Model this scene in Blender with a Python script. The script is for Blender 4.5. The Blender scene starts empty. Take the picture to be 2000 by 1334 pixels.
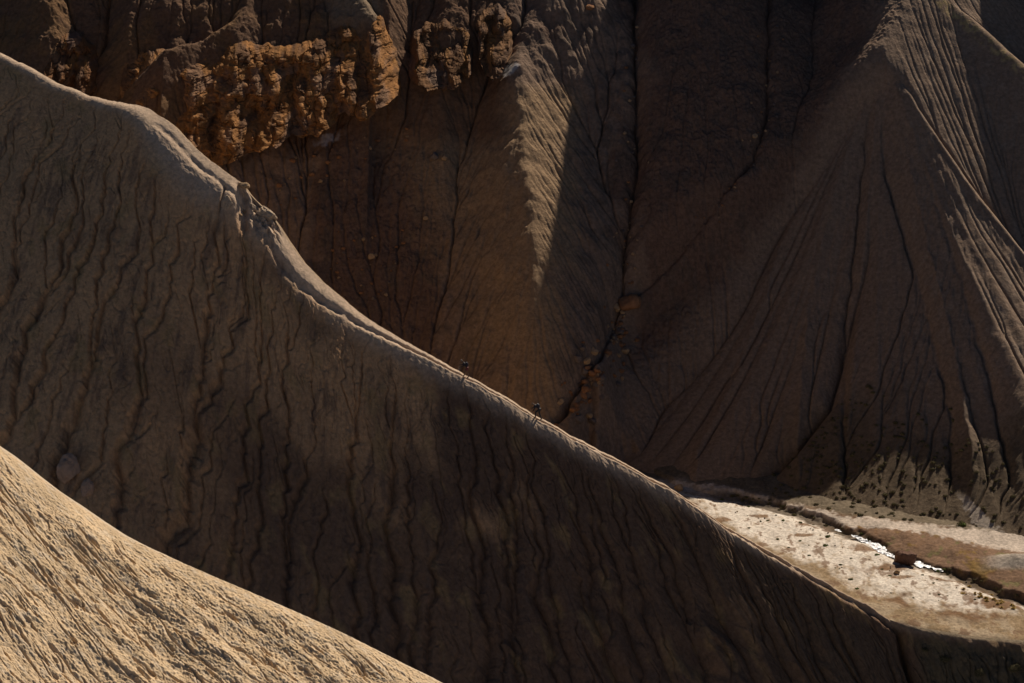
import bpy, bmesh, math, random
import numpy as np
from mathutils import Vector, Matrix, noise as mnoise

S = bpy.context.scene
COL = S.collection
R = math.radians
random.seed(7)
rng = np.random.default_rng(11)

# ------------------------------------------------------------------ camera
PITCH = R(18.0)
F = 5820.0                       # focal length in pixels of a 2000 px wide frame
cam_d = bpy.data.cameras.new('camera'); cam = bpy.data.objects.new('camera', cam_d); COL.objects.link(cam)
cam.location = (0, 0, 0); cam.rotation_euler = (R(90) - PITCH, 0, 0)
cam_d.sensor_width = 36; cam_d.lens = 36 * F / 2000.0
cam_d.clip_start = 1; cam_d.clip_end = 3000
S.camera = cam

# ------------------------------------------------------------------ sky and sun
SUN_EL, SUN_AZ = 38.0, 24.0      # azimuth to the right of the viewing direction
w = bpy.data.worlds.new("World"); S.world = w; w.use_nodes = True
nt = w.node_tree; bg = nt.nodes['Background']
sky = nt.nodes.new('ShaderNodeTexSky'); sky.sky_type = 'NISHITA'; sky.sun_disc = False
sky.sun_elevation = R(SUN_EL); sky.sun_rotation = R(SUN_AZ)
sky.altitude = 2500; sky.air_density = 0.42; sky.dust_density = 1.2; sky.ozone_density = 0.5
nt.links.new(sky.outputs[0], bg.inputs[0]); bg.inputs[1].default_value = 0.05
sd = bpy.data.lights.new('sun', 'SUN'); sd.energy = 5.0; sd.angle = R(0.5); sd.color = (1.0, 0.88, 0.73)
sun = bpy.data.objects.new('sun', sd); COL.objects.link(sun)
SV = Vector((math.sin(R(SUN_AZ)) * math.cos(R(SUN_EL)), math.cos(R(SUN_AZ)) * math.cos(R(SUN_EL)), math.sin(R(SUN_EL))))
sun.rotation_euler = SV.to_track_quat('Z', 'Y').to_euler()
S.view_settings.view_transform = 'Standard'; S.view_settings.look = 'None'
S.view_settings.exposure = 0.12; S.view_settings.gamma = 1.0
S.render.engine = 'CYCLES'
S.cycles.max_bounces = 4; S.cycles.diffuse_bounces = 3

# ------------------------------------------------------------------ numeric helpers
ca, sa = math.cos(PITCH), math.sin(PITCH)
def ray(px, py):
    a = (np.asarray(px, float) - 1000) / F; b = (667 - np.asarray(py, float)) / F
    return a, ca + b * sa, -sa + b * ca          # direction x, y, z
def at(px, py, y):
    dx, dy, dz = ray(px, py); s = y / dy
    return dx * s, np.asarray(y, float) + 0 * s, dz * s
def project(x, y, z):
    dep = y * ca - z * sa; up = y * sa + z * ca
    return 1000 + F * x / dep, 667 - F * up / dep

def _hash(ix, iy, seed):
    h = (ix * 374761393 + iy * 668265263 + seed * 2147483647) & 0xFFFFFFFF
    h = ((h ^ (h >> 13)) * 1274126177) & 0xFFFFFFFF
    return (h ^ (h >> 16)) & 0xFFFF
_ang = np.linspace(0, 2 * np.pi, 65536, endpoint=False)
_GX = np.cos(_ang).astype(np.float32); _GY = np.sin(_ang).astype(np.float32)
def perlin(x, y, seed=0):
    x = np.asarray(x, np.float64); y = np.asarray(y, np.float64)
    x, y = np.broadcast_arrays(x, y)
    ix = np.floor(x).astype(np.int64); iy = np.floor(y).astype(np.int64)
    fx = (x - ix).astype(np.float32); fy = (y - iy).astype(np.float32)
    u = fx * fx * fx * (fx * (fx * 6 - 15) + 10); v = fy * fy * fy * (fy * (fy * 6 - 15) + 10)
    def g(dx, dy):
        h = _hash(ix + dx, iy + dy, seed)
        return _GX[h] * (fx - dx) + _GY[h] * (fy - dy)
    a = g(0, 0); b = g(1, 0); c = g(0, 1); d = g(1, 1)
    return ((a + (b - a) * u) * (1 - v) + (c + (d - c) * u) * v) * 1.5
def fbm(x, y, o=4, seed=0, gain=.5, lac=2.03):
    r = 0; a = 1.0
    for k in range(o):
        r = r + a * perlin(x, y, seed + k * 17); x = x * lac + 3.7; y = y * lac + 1.3; a *= gain
    return r
def ss(a, b, x):
    t = np.clip((x - a) / (b - a), 0, 1); return t * t * (3 - 2 * t)
def lerp(a, b, t): return a + (b - a) * t
def mixc(c, col, m):
    m = np.clip(m, 0, 1)[..., None]; return c * (1 - m) + np.array(col, np.float32) * m
def blur(a, n=1):
    for _ in range(n):
        b = a.copy(); b[1:] += a[:-1]; b[:-1] += a[1:]; b[0] += a[0]; b[-1] += a[-1]; a = b / 3
        b = a.copy(); b[:, 1:] += a[:, :-1]; b[:, :-1] += a[:, 1:]; b[:, 0] += a[:, 0]; b[:, -1] += a[:, -1]; a = b / 3
    return a

def grid_mesh(name, X, Y, Z, C=None, mat=None, flip=False):
    nr, nc = X.shape
    v = np.stack([X, Y, Z], -1).reshape(-1, 3).astype(np.float32)
    idx = np.arange(nr * nc, dtype=np.int32).reshape(nr, nc)
    a, b, c, d = idx[:-1, :-1], idx[:-1, 1:], idx[1:, 1:], idx[1:, :-1]
    q = np.stack([a, b, c, d] if not flip else [a, d, c, b], -1).reshape(-1, 4)
    me = bpy.data.meshes.new(name); n = len(q)
    me.vertices.add(len(v)); me.vertices.foreach_set('co', v.ravel())
    me.loops.add(n * 4); me.loops.foreach_set('vertex_index', q.ravel())
    me.polygons.add(n); me.polygons.foreach_set('loop_start', np.arange(0, n * 4, 4, dtype=np.int32))
    try: me.polygons.foreach_set('loop_total', np.full(n, 4, np.int32))
    except Exception: pass
    me.update(calc_edges=True)
    me.polygons.foreach_set('use_smooth', np.ones(n, bool))
    if C is not None:
        at_ = me.color_attributes.new('Col', 'FLOAT_COLOR', 'POINT')
        cc = np.ones((len(v), 4), np.float32); cc[:, :3] = C.reshape(-1, 3)
        at_.data.foreach_set('color', cc.ravel())
    o = bpy.data.objects.new(name, me); COL.objects.link(o)
    if mat: me.materials.append(mat)
    return o
def tag(o, label=None, cat=None, group=None, kind=None):
    if label: o['label'] = label
    if cat: o['category'] = cat
    if group: o['group'] = group
    if kind: o['kind'] = kind
    return o

# ------------------------------------------------------------------ materials
def earth(name, bumps, rough=.95, vcol=True, color=(.3, .2, .12), cvar=.25, cscale=3.0, speck=0.0):
    """dry earth: vertex colour (kind of soil) * mottling, layered bump (scale 1/m, distance m, stretch)"""
    m = bpy.data.materials.new(name); m.use_nodes = True; t = m.node_tree; N = t.nodes; L = t.links
    b = N['Principled BSDF']; b.inputs['Roughness'].default_value = rough
    b.inputs['Specular IOR Level'].default_value = .08
    tc = N.new('ShaderNodeTexCoord')
    if vcol:
        a = N.new('ShaderNodeVertexColor'); a.layer_name = 'Col'; src = a.outputs[0]
    else:
        a = N.new('ShaderNodeRGB'); a.outputs[0].default_value = (*color, 1); src = a.outputs[0]
    nz = N.new('ShaderNodeTexNoise'); nz.inputs['Scale'].default_value = cscale; nz.inputs['Detail'].default_value = 6
    nz.inputs['Roughness'].default_value = .65
    L.new(tc.outputs['Object'], nz.inputs['Vector'])
    mr = N.new('ShaderNodeMapRange'); mr.inputs[1].default_value = .3; mr.inputs[2].default_value = .7
    mr.inputs[3].default_value = 1 - cvar; mr.inputs[4].default_value = 1 + cvar
    L.new(nz.outputs[0], mr.inputs[0])
    mx = N.new('ShaderNodeVectorMath'); mx.operation = 'SCALE'
    L.new(src, mx.inputs[0]); L.new(mr.outputs[0], mx.inputs['Scale'])
    L.new(mx.outputs[0], b.inputs['Base Color'])
    prev = None
    for (sc, dist, kind) in bumps:
        if kind == 'vor':
            n = N.new('ShaderNodeTexVoronoi'); n.feature = 'SMOOTH_F1' ; n.inputs['Scale'].default_value = sc; out = n.outputs['Distance']
        else:
            n = N.new('ShaderNodeTexNoise'); n.inputs['Scale'].default_value = sc; n.inputs['Detail'].default_value = 5
            n.inputs['Roughness'].default_value = .6; out = n.outputs[0]
        L.new(tc.outputs['Object'], n.inputs['Vector'])
        bp = N.new('ShaderNodeBump'); bp.inputs['Strength'].default_value = 1; bp.inputs['Distance'].default_value = dist
        L.new(out, bp.inputs['Height'])
        if prev: L.new(prev.outputs[0], bp.inputs['Normal'])
        prev = bp
    if prev: L.new(prev.outputs[0], b.inputs['Normal'])
    return m
def plain(name, color, rough=.8, var=.15, sc=20, spec=.3):
    m = earth(name, [], rough, False, color, var, sc)
    m.node_tree.nodes['Principled BSDF'].inputs['Specular IOR Level'].default_value = spec
    return m
M_ridge = earth('ridge_clay', [(1.6, .05, 'n'), (7, .09, 'n'), (24, .03, 'n')], cvar=.26, cscale=2.2)
M_back = earth('slope_earth', [(1.8, .14, 'n'), (7, .08, 'n'), (22, .025, 'n')], cvar=.32, cscale=2.0)
M_fore = earth('pale_crumbly_clay', [(9, .045, 'n'), (30, .012, 'n')], cvar=.12, cscale=6)
M_floor = earth('valley_gravel', [(4, .05, 'n'), (14, .03, 'n')], cvar=.22, cscale=5)
M_cliff = earth('ochre_cliff_rock', [(1.0, .18, 'n'), (4, .10, 'n')], cvar=.35, cscale=1.3)
M_rock_tan = earth('tan_rock', [(3, .12, 'n'), (12, .03, 'n')], vcol=False, color=(.46, .31, .18))
M_rock_rust = earth('rust_rock', [(3, .12, 'n'), (12, .03, 'n')], vcol=False, color=(.34, .17, .085))
M_boul = earth('boulder_rock', [(3, .12, 'n'), (12, .03, 'n')], vcol=False, color=(.15, .085, .06))
M_rock_gray = earth('grey_brown_rock', [(3, .12, 'n'), (12, .03, 'n')], vcol=False, color=(.19, .15, .13))

# ================================================================== MAIN RIDGE
# crest line of the ridge: image column, row and ground distance
CR = np.array([
 (-120,40,346),(-60,70,342),(0,102,338),(50,128,335),(110,160,332),(180,187,330),(240,200,327),(290,212,325),(330,238,323),(370,278,321),
 (410,315,319),(450,343,317.5),(470,356,317),(488,382,316.6),(506,398,316),(532,424,315),(548,452,314.4),(590,508,313),(640,560,311.5),
 (700,608,310),(770,654,308),(840,694,306.5),(905,729,305),(980,771,303),(1050,813,301.5),(1110,846,300),(1200,893,298.5),(1300,947,296.5),
 (1345,978,295.7),(1420,1028,294.5),(1500,1074,293.3),(1600,1131,291.8),(1700,1185,290.5),(1742,1212,0),(1800,1226,0),(1900,1243,0),
 (2000,1251,0),(2120,1256,0)], float)
FLOOR = -125.0
for r in CR:
    if r[2] == 0:
        dx, dy, dz = ray(r[0], r[1]); r[2] = FLOOR / dz * dy
NT, ND = 1650, 860
tp = np.linspace(-120, 2120, NT)
def smooth1(v, n):
    k = np.ones(n) / n
    return np.convolve(np.pad(v, (n // 2, n // 2), mode='edge'), k, mode='same')[n // 2: n // 2 + len(v)]
crow = smooth1(np.interp(tp, CR[:, 0], CR[:, 1]), 13); cy = smooth1(np.interp(tp, CR[:, 0], CR[:, 2]), 41)
crow += (fbm(tp / 24, 0.3 + 0 * tp, 3, 5) * 1.8 + fbm(tp / 75, 0.7 + 0 * tp, 2, 6) * 2.6) * ss(1800, 1700, tp)
cx, cy, cz = at(tp, crow, cy)
NXT = np.interp(tp, [-120, 0, 250, 500, 700, 900, 1100, 1360, 1600, 1742, 1850, 2120], [-.42, -.36, -.28, -.14, -.02, .2, .34, .62, .66, .45, .2, .1])
NXT = smooth1(NXT, 121)
DMAX = 50.0
u = np.linspace(0, 1, ND); dd = DMAX * u ** 1.25
D2 = dd[:, None] + 0 * tp[None]; T2 = tp[None] + 0 * D2
# shoulder width (m) and steepness down the face
W = np.interp(tp, [-120, 0, 200, 270, 310, 360, 420, 470, 540, 600, 700, 780, 900, 1100, 1300, 1500, 1742, 1850, 2120],
              [1.0, 1.0, 1.1, 2.0, 4.6, 5.6, 5.2, 4.0, 3.4, 3.8, 3.2, 3.0, 2.9, 3.0, 2.6, 1.8, .8, 1.2, 1.2])
W = smooth1(W, 61)
K1 = np.interp(tp, [-120, 0, 300, 450, 560, 720, 800, 1000, 1300, 1742, 1900, 2120], [.88, .88, .92, 1.0, 1.14, 1.16, 1.12, 1.10, 1.14, 1.25, .95, .95])
K2 = np.interp(tp, [-120, 0, 300, 600, 800, 1000, 1300, 1742, 1900, 2120], [1.0, .98, .98, 1.08, 1.12, 1.2, 1.3, 1.35, 1.0, 1.0])
K0 = np.interp(tp, [-120, 0, 250, 330, 600, 900, 1300, 1742, 2120], [.08, .08, .12, .45, .45, .10, .14, .25, .2])
k = lerp(K0[None], K1[None], ss(0.15, 1, D2 / W[None])) + (K2 - K1)[None] * ss(6, 30, D2 + 3 * fbm(T2 / 160, D2 / 9, 2, 31))
k += .05 * fbm(T2 / 110, D2 / 7, 3, 77) * ss(0, 5, D2)
dstep = np.diff(dd, prepend=0)[:, None]
drop = np.cumsum(k * dstep, axis=0)
# rills: water gathered down the face
wander = fbm(T2 / 95, D2 / 5.0, 3, 3) * 16 + 8 * fbm(T2 / 30, D2 / 1.6, 2, 9)
NP = (fbm((T2 + wander) / 62, D2 / 30, 2, 41) + .5 * fbm((T2 + wander) / 26, D2 / 12, 2, 43) + .25 * fbm((T2 + wander) / 11, D2 / 5, 2, 47)).astype(np.float32)
GN = np.gradient(NP, axis=1)
MW = np.gradient(fbm(T2 / 140, D2 / 4.5, 3, 49) * 3 + fbm(T2 / 40, D2 / 1.1, 3, 50) * .9, axis=0)      # meander shared by neighbours
carve = np.zeros((ND, NT), np.float32)
jc = np.arange(NT, dtype=np.float32)[None]; colw = (tp[1] - tp[0]) * .054
rx = np.zeros(0, np.float32); rf = np.zeros(0, np.float32); ra = np.zeros(0, np.float32); rs = np.zeros(0, np.float32); rm = np.zeros(0, np.float32)
for i in range(ND):
    d = dd[i]; ds = float(dstep[i, 0])
    if d > .7:
        for c in rng.random(10) * (NT - 1):              # new heads wherever there is room
            room = (6 + 4 * d / 20.0) * (.38 + 1.0 * float(ss(-.5, .6, perlin(c / 70, d / 9, 57))))
            if len(rx) == 0 or np.abs(rx - c).min() > room * (.7 + .9 * rng.random()):
                rx = np.append(rx, c); rf = np.append(rf, 0.0); ra = np.append(ra, 0.0); rs = np.append(rs, 0.0); rm = np.append(rm, .35 + 1.35 * rng.random() ** 2.2)
    if len(rx) == 0: continue
    ji = np.clip(rx.astype(int), 0, NT - 1)
    mv = np.clip(-GN[i, ji] * 22 * ds / .05, -.42, .42) + MW[i, ji] / (tp[1] - tp[0])
    rx = np.clip(rx + mv, 0, NT - 1); rf = rf + ds; ra = ra + ds
    od = np.argsort(rx); rx, rf, ra, rs, rm = rx[od], rf[od], ra[od], rs[od], rm[od]
    keep = np.ones(len(rx), bool)
    for q in np.nonzero(np.diff(rx) < 2.2)[0]:
        if not keep[q]: continue
        wq = rf[q] + rf[q + 1]; rx[q + 1] = rx[q + 1] if rf[q + 1] > rf[q] else rx[q]; rf[q + 1] = wq; ra[q + 1] = max(ra[q], ra[q + 1]); rs[q + 1] = max(rs[q], rs[q + 1]); rm[q + 1] = max(rm[q], rm[q + 1]); keep[q] = False
    rx, rf, ra, rs, rm = rx[keep], rf[keep], ra[keep], rs[keep], rm[keep]
    bigf = 1 + .55 * ss(900, 1500, np.interp(rx, np.arange(NT), tp)) * ss(2, 14, d)
    rs = rs + (rf - rs) * min(1, ds * .45); rt = ss(600, 1300, np.interp(rx, np.arange(NT), tp))
    dp = rm * np.minimum(.12 + (.062 + .055 * rt) * np.sqrt(rs), .7 + 1.1 * rt) * ss(0, 1.2, ra) * bigf * (.8 + .4 * ss(-.4, .4, perlin(rx / 30, 0 * rx + d / 4, 55)))
    dx = np.abs(jc - rx[:, None]) * colw
    core = dp[:, None] - (2.6 - .4 * rt[:, None]) * np.minimum(dx, .12) - (2.0 - 1.1 * rt[:, None]) * np.clip(dx - .12, 0, .3) - (1.1 - .5 * rt[:, None]) * np.clip(dx - .42, 0, 9)
    carve[i] = np.maximum(core.max(0), 0)
fade = ss(.3, 2.2, D2 / (W[None] * .8))
relief = -carve * fade
relief += .13 * fbm(T2 / 70, D2 / 6, 3, 61) * ss(1, 8, D2)
relief += .04 * fbm(T2 / 7, D2 * 2.2, 3, 63) * (.3 + .7 * ss(0, 3, D2))
mr = np.abs(fbm((T2 + .6 * wander) / 7.5, D2 / 3.0, 2, 65)); mr2 = np.abs(fbm((T2 + .8 * wander) / 19, D2 / 6.0, 2, 66))
relief -= (.075 * np.exp(-(mr / .07) ** 2) * ss(-.3, .3, fbm(T2 / 60, D2 / 6, 2, 67)) + .12 * np.exp(-(mr2 / .05) ** 2)) * ss(.8, 3, D2 / (W[None] * .6))
# footpath trench just under the crest
dg = np.interp(tp, [-120, 290, 330, 470, 560, 740, 800, 900, 1050, 1300, 1742], [1.6, 1.6, 1.5, 1.9, 3.0, 1.35, 1.0, .85, .85, .9, .8])
dg = dg + .09 * fbm(tp / 30, 0 * tp, 2, 71)
gd = np.interp(tp, [-120, 300, 340, 460, 540, 760, 900, 1100, 1300, 1500, 1700, 1742, 1760], [0, 0, .12, .15, .34, .2, .17, .17, .22, .34, .38, .3, 0])
gw = np.interp(tp, [0, 450, 540, 760, 900, 1300, 1500, 1742], [.3, .4, .5, .26, .19, .22, .34, .3])
trench = 1.5 * gd[None] * np.exp(-((D2 - dg[None]) / gw[None]) ** 2)
relief -= trench * (1 + .6 * fbm(T2 / 26, D2 * .7, 3, 73))
relief += (.07 * np.exp(-((D2 - dg[None] - 2.2 * gw[None]) / (1.2 * gw[None])) ** 2)) * ss(740, 800, T2) * ss(1742, 1700, T2)
# collapsed scarp on the shoulder
cut = np.exp(-((T2 - 476 - 3.5 * D2) / 9.0) ** 2) * ss(.1, .8, D2) * ss(4.4, 3.0, D2)
relief -= 1.0 * cut
cut2 = ss(486, 498, T2 - 2 * D2) * ss(560, 520, T2 - 2 * D2) * ss(3.4, 1.2, D2)
relief -= .75 * cut2 * (.7 + .8 * fbm(T2 / 8, D2 * 1.5, 3, 79))
relief += .35 * np.exp(-((T2 - 462) / 9) ** 2 - ((D2 - 2.2) / 1.3) ** 2)
relief -= .5 * np.exp(-((T2 - 447) / 1.6) ** 2) * ss(1.5, 2.0, D2) * ss(4.6, 3.6, D2)
# deep gully between ridge foot and terrace
gl = T2 - (1742 + 4 * np.sin(D2 * 1.3) + 3 * fbm(D2 / 1.5, 0 * D2, 2, 83))
relief -= 1.6 * np.clip(1 - np.abs(gl) / (10 + 2.0 * D2), 0, 1) ** 1.3 * ss(-.2, 1.2, D2) * (1 + .12 * D2)
# lumpy terrace front
ter = ss(1755, 1790, T2)
relief += ter * (.35 * fbm(T2 / 22, D2 / 1.6, 3, 87) * ss(.2, 2, D2))
def broad(v): return smooth1(smooth1(v, 261), 121)
fz = ss(1.5, 9, D2) * ss(1760, 1640, T2) + 0 * D2
def fade_down(v): return lerp(v[None], broad(v)[None], fz)
X = fade_down(cx) + NXT[None] * D2
Y = fade_down(cy) - D2 - relief * .55
Z = fade_down(cz) - drop + relief * .75
Y += .0 * X
# cross rotation keeps crest at d=0 fixed; clay colour with sunlit and shaded tones painted in
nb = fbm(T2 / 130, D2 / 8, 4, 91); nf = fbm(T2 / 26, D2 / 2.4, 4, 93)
C = np.zeros(X.shape + (3,), np.float32) + np.array((.60, .35, .18), np.float32)  # pale warm base stands in for grazing sun on the upper left
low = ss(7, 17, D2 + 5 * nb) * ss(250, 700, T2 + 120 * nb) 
C = mixc(C, (.18, .11, .072), np.maximum(low * .9, ss(-.3, .3, nb * .5 + ss(620, 1000, T2) - .45)))  # darker low down and to the right: shade painted into the colour
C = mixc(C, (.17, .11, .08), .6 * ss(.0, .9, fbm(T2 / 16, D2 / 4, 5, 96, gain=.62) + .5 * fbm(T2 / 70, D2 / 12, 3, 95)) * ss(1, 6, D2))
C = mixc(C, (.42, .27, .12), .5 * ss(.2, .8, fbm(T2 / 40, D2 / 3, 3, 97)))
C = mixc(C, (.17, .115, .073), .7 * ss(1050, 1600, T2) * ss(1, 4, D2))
C = mixc(C, (.60, .46, .34), .85 * ss(1.3, .5, D2 / (W[None] + .3 * nf)) * ss(1745, 1300, T2 * .6 + 500))  # paler band paints a brighter sunlit rim along the crest
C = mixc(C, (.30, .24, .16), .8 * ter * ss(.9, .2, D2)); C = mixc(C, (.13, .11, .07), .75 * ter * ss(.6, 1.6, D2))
RX, RY, RZ = X, Y, Z
# back side of the ridge
NB = 90
db = (np.linspace(0, 1, NB)[1:] ** 1.6) * 60
DB = db[::-1][:, None] + 0 * tp[None]; TB = tp[None] + 0 * DB
kb = lerp(.5, .95, ss(0, 3, DB))
zb = cz[None] - DB * kb + .4 * fbm(TB / 60, DB / 5, 3, 101) * ss(0, 3, DB)
Xb = cx[None] + .35 * DB; Yb = cy[None] + DB
Cb = np.zeros(Xb.shape + (3,), np.float32) + np.array((.32, .23, .15), np.float32)
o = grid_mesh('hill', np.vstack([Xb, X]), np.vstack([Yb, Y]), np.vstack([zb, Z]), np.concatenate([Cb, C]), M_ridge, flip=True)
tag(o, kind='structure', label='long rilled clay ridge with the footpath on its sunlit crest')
def ridge_pt(t, d):
    fi = np.interp(d, dd, np.arange(ND)); fj = np.interp(t, tp, np.arange(NT)); i, jj = int(round(float(fi))), int(round(float(fj)))
    return Vector((float(RX[i, jj]), float(RY[i, jj]), float(RZ[i, jj])))

# ================================================================== FOREGROUND SLOPE
FX = np.array([-90, 0, 120, 250, 350, 450, 600, 700, 860, 1000, 1150], float); FYR = np.array([815, 872, 965, 1052, 1098, 1141, 1205, 1252, 1334, 1403, 1478], float)
nf_t, nf_d = 900, 640
ft = np.linspace(-90, 1150, nf_t); fr = smooth1(np.interp(ft, FX, FYR), 61)
fyy = np.interp(ft, [-90, 1150], [156, 147])
fx0, fy0, fz0 = at(ft, fr, fyy)
fd = np.linspace(0, 1, nf_d) ** 1.1 * 27
Dg = fd[:, None] + 0 * ft[None]; Tg = ft[None] + 0 * Dg
kf = lerp(.16, .34, ss(0, 4, Dg))
dropf = np.cumsum(kf * np.diff(fd, prepend=0)[:, None], 0)
Xf = fx0[None] + 0 * Dg; Yf = fy0[None] - Dg; Zf = fz0[None] - dropf
# fall line direction of this slope and coordinates along / across it
fa = (Xf * .80 - Yf * .60); fc = (Xf * .60 + Yf * .80)
wv = .5 * fbm(fa / 5, fc / 3, 3, 201)
rl = fbm(fa / 9, (fc + wv) / 1.1, 3, 203)
r1 = np.abs(rl); gro = np.exp(-(r1 / .045) ** 2)
rl2 = np.abs(fbm(fa / 4, (fc + wv * .7) / .42, 2, 205)); gro2 = np.exp(-(rl2 / .06) ** 2)
edge = ss(0, 2.5, Dg)
disp = -.19 * gro * edge - .028 * gro2 * (.4 + .6 * edge) * ss(-.3, .4, fbm(fa / 5, fc / 5, 2, 223))
disp += .24 * fbm(fa / 6, fc / 2.6, 3, 207) * (.2 + .8 * edge)
cl = fbm(fa / .25, fc / .2, 3, 209, gain=.8); disp += .05 * cl * (.5 + .5 * edge)
cl2 = perlin(fa / .23, fc / .16, 211); disp += .05 * np.abs(cl2) * (.45 + .55 * edge)
disp += .10 * np.clip(fbm(fa / 1.5, fc / .9, 3, 213), 0, 1) * edge
pit = ss(.45, .75, fbm(fa / 1.6, fc / .55, 3, 215)); disp -= .16 * pit * edge
Cf = np.zeros(Xf.shape + (3,), np.float32) + np.array((.70, .515, .32), np.float32)
Cf = mixc(Cf, (.54, .40, .25), .7 * ss(-.1, .7, fbm(fa / 3, fc / 1.4, 4, 217)))
Cf = mixc(Cf, (.68, .57, .44), .5 * ss(0, .6, fbm(fa / .7, fc / .3, 3, 219)))
Zf = Zf + disp; Xf = Xf - .25 * disp
nbk = 50; dbk = (np.linspace(0, 1, nbk)[1:] ** 1.5 * 50)[::-1][:, None]
Xk = fx0[None] + .2 * dbk; Yk = fy0[None] + dbk; Zk = fz0[None] - dbk * lerp(.45, .95, ss(0, 3, dbk)) + disp[:1] * np.exp(-dbk / .5) + .3 * fbm(Xk / 3, Yk / 3, 3, 221) * ss(0, 3, dbk)
Ck = np.zeros(Xk.shape + (3,), np.float32) + np.array((.5, .4, .29), np.float32)
o = grid_mesh('hill', np.vstack([Xk, Xf]), np.vstack([Yk, Yf]), np.vstack([Zk, Zf]), np.concatenate([Ck, Cf]), M_fore, flip=True)
tag(o, kind='structure', label='sunlit pale crumbly clay slope in the foreground')

# ================================================================== BACK WALL
BX0, BX1, BY0, BY1, BS = -72.0, 78.0, 308.0, 402.0, .105
bx = np.arange(BX0, BX1, BS); by = np.arange(BY0, BY1, BS)
BXg, BYg = np.meshgrid(bx, by)
def plane_y(py):
    dx, dy, dz = ray(1000, py); m = -dz / dy; return (125 + 345.0) / (1.0 + m)
def spur(pts, n=170):
    P = []
    for (px, py, off) in pts:
        y = plane_y(py) + off; x, yy, z = at(px, py, y); P.append((float(x), float(yy), float(z)))
    P = np.array(P); L = np.r_[0, np.cumsum(np.linalg.norm(np.diff(P, axis=0), axis=1))]
    s = np.linspace(0, L[-1], n); Q = np.stack([np.interp(s, L, P[:, i]) for i in range(3)], 1)
    for i in range(3): Q[:, i] = np.convolve(np.pad(Q[:, i], 12, mode='edge'), np.ones(25) / 25, 'valid')
    return Q
CL = [
 ('big ochre cliff with fluted columns above the ridge', [(225,120),(270,108),(312,103),(400,86),(480,84),(540,96),(600,80),(640,66),(690,52),(740,44),(772,80)],
  [(228,250),(330,300),(420,330),(500,312),(560,285),(610,262),(660,248),(720,238),(782,200)], -9.0, -11.5, 501, 3.1, (.37, .175, .062), 1.2, 460, 300),
 ('small dark orange outcrop near the left edge', [(70,72),(105,64),(150,68),(190,100)], [(75,170),(110,190),(150,200),(190,190)], -6, -8, 541, 2.4, (.21, .10, .045), 1.0, 160, 160),
 ('rounded ochre buttress left of the central spur', [(796,80),(835,50),(870,36),(905,52),(925,80)], [(795,160),(835,186),(870,182),(905,176),(925,160)], -6.5, -9.5, 581, 2.6, (.20, .105, .05), 1.0, 200, 220),
 ('tall ochre pillar beside the central spur', [(928,40),(950,18),(975,12),(1004,40)], [(935,130),(950,148),(975,140),(1002,110)], -7, -9.5, 621, 2.0, (.20, .105, .05), 1.0, 160, 200)]
SP = [  # (points, slope on the left side, slope on the right side, crest rounding)
 (spur([(1090,-140,-3),(1060,-20,-4.5),(1030,60,-5.5),(1010,130,-7.5),(1016,200,-9),(1026,300,-10.5),(1036,420,-12),(1042,550,-13),(1036,700,-13),(1010,830,-12)]), .85, .83, .9),
 (spur([(1390,-160,-4),(1375,0,-4),(1355,200,-3.5),(1295,400,-2.5),(1245,520,-2)]), .75, .75, 1.5),
 (spur([(1800,-160,-5),(1760,0,-8),(1722,84,-10)]), .80, .70, 1.0),
 (spur([(1740,-110,-6),(1840,-2,-7),(1900,44,-7.5),(2000,128,-9),(2110,225,-11)]), .80, .95, .35),
 (spur([(660,-160,-6),(690,-20,-8),(735,40,-8.5),(700,110,-7)]), .9, 1.1, .5),
 (spur([(520,-120,-5),(470,35,-8),(400,78,-9),(312,106,-10.5)]), 1.0, .8, .4),
 (spur([(640,255,-6),(650,330,-6.5),(665,480,-6),(690,640,-5)]), .7, .7, 1.2),
 (spur([(60,-120,-4),(110,60,-6),(100,180,-6),(60,330,-6)]), .9, .9, 1.0),
 (spur([(250,60,-5.5),(240,150,-6.5),(300,330,-6)]), .9, .9, 1.0),
 (spur([(905,-100,-4),(880,30,-6),(850,140,-6.5),(850,300,-4),(830,450,-4),(800,620,-4)]), .8, .9, 1.0),
]
def terrace_wall(X, Y):
    yc = 345.0
    b = FLOOR - 3.0 + np.clip(Y - yc, -60, 55) * 1.0
    return b
H = terrace_wall(BXg, BYg).astype(np.float32)
# surface of the spurs: each falls away on both sides of its crest
for (Q, kl, kr, rd) in SP:
    h = np.full(H.shape, -1e3, np.float32)
    tx = np.gradient(Q[:, 0]); ty = np.gradient(Q[:, 1])
    for i in range(len(Q)):
        x0, y0, z0 = Q[i]
        i0 = max(0, int((y0 - 30 - BY0) / BS)); i1 = min(len(by), int((y0 + 30 - BY0) / BS)); j0 = max(0, int((x0 - 52 - BX0) / BS)); j1 = min(len(bx), int((x0 + 52 - BX0) / BS))
        if i1 <= i0 or j1 <= j0: continue
        dx = (bx[j0:j1] - x0).astype(np.float32)[None]; dy = (by[i0:i1] - y0).astype(np.float32)[:, None]
        r = np.sqrt(dx * dx + dy * dy * 1.15 + rd * rd) - rd
        # towards the viewer the nose of the spur is steeper
        ks = np.where(dx < 0, kl, kr); ks = np.where((dy > 0), ks, ks + .06 * np.clip(-dy / (np.abs(dx) + 1), 0, 1))
        s = h[i0:i1, j0:j1]; np.maximum(s, z0 - ks * r, out=s)
    q = 1.1
    H = (np.maximum(H, h) + q * np.exp(-np.abs(H - h) / q) * .35).astype(np.float32)
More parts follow.
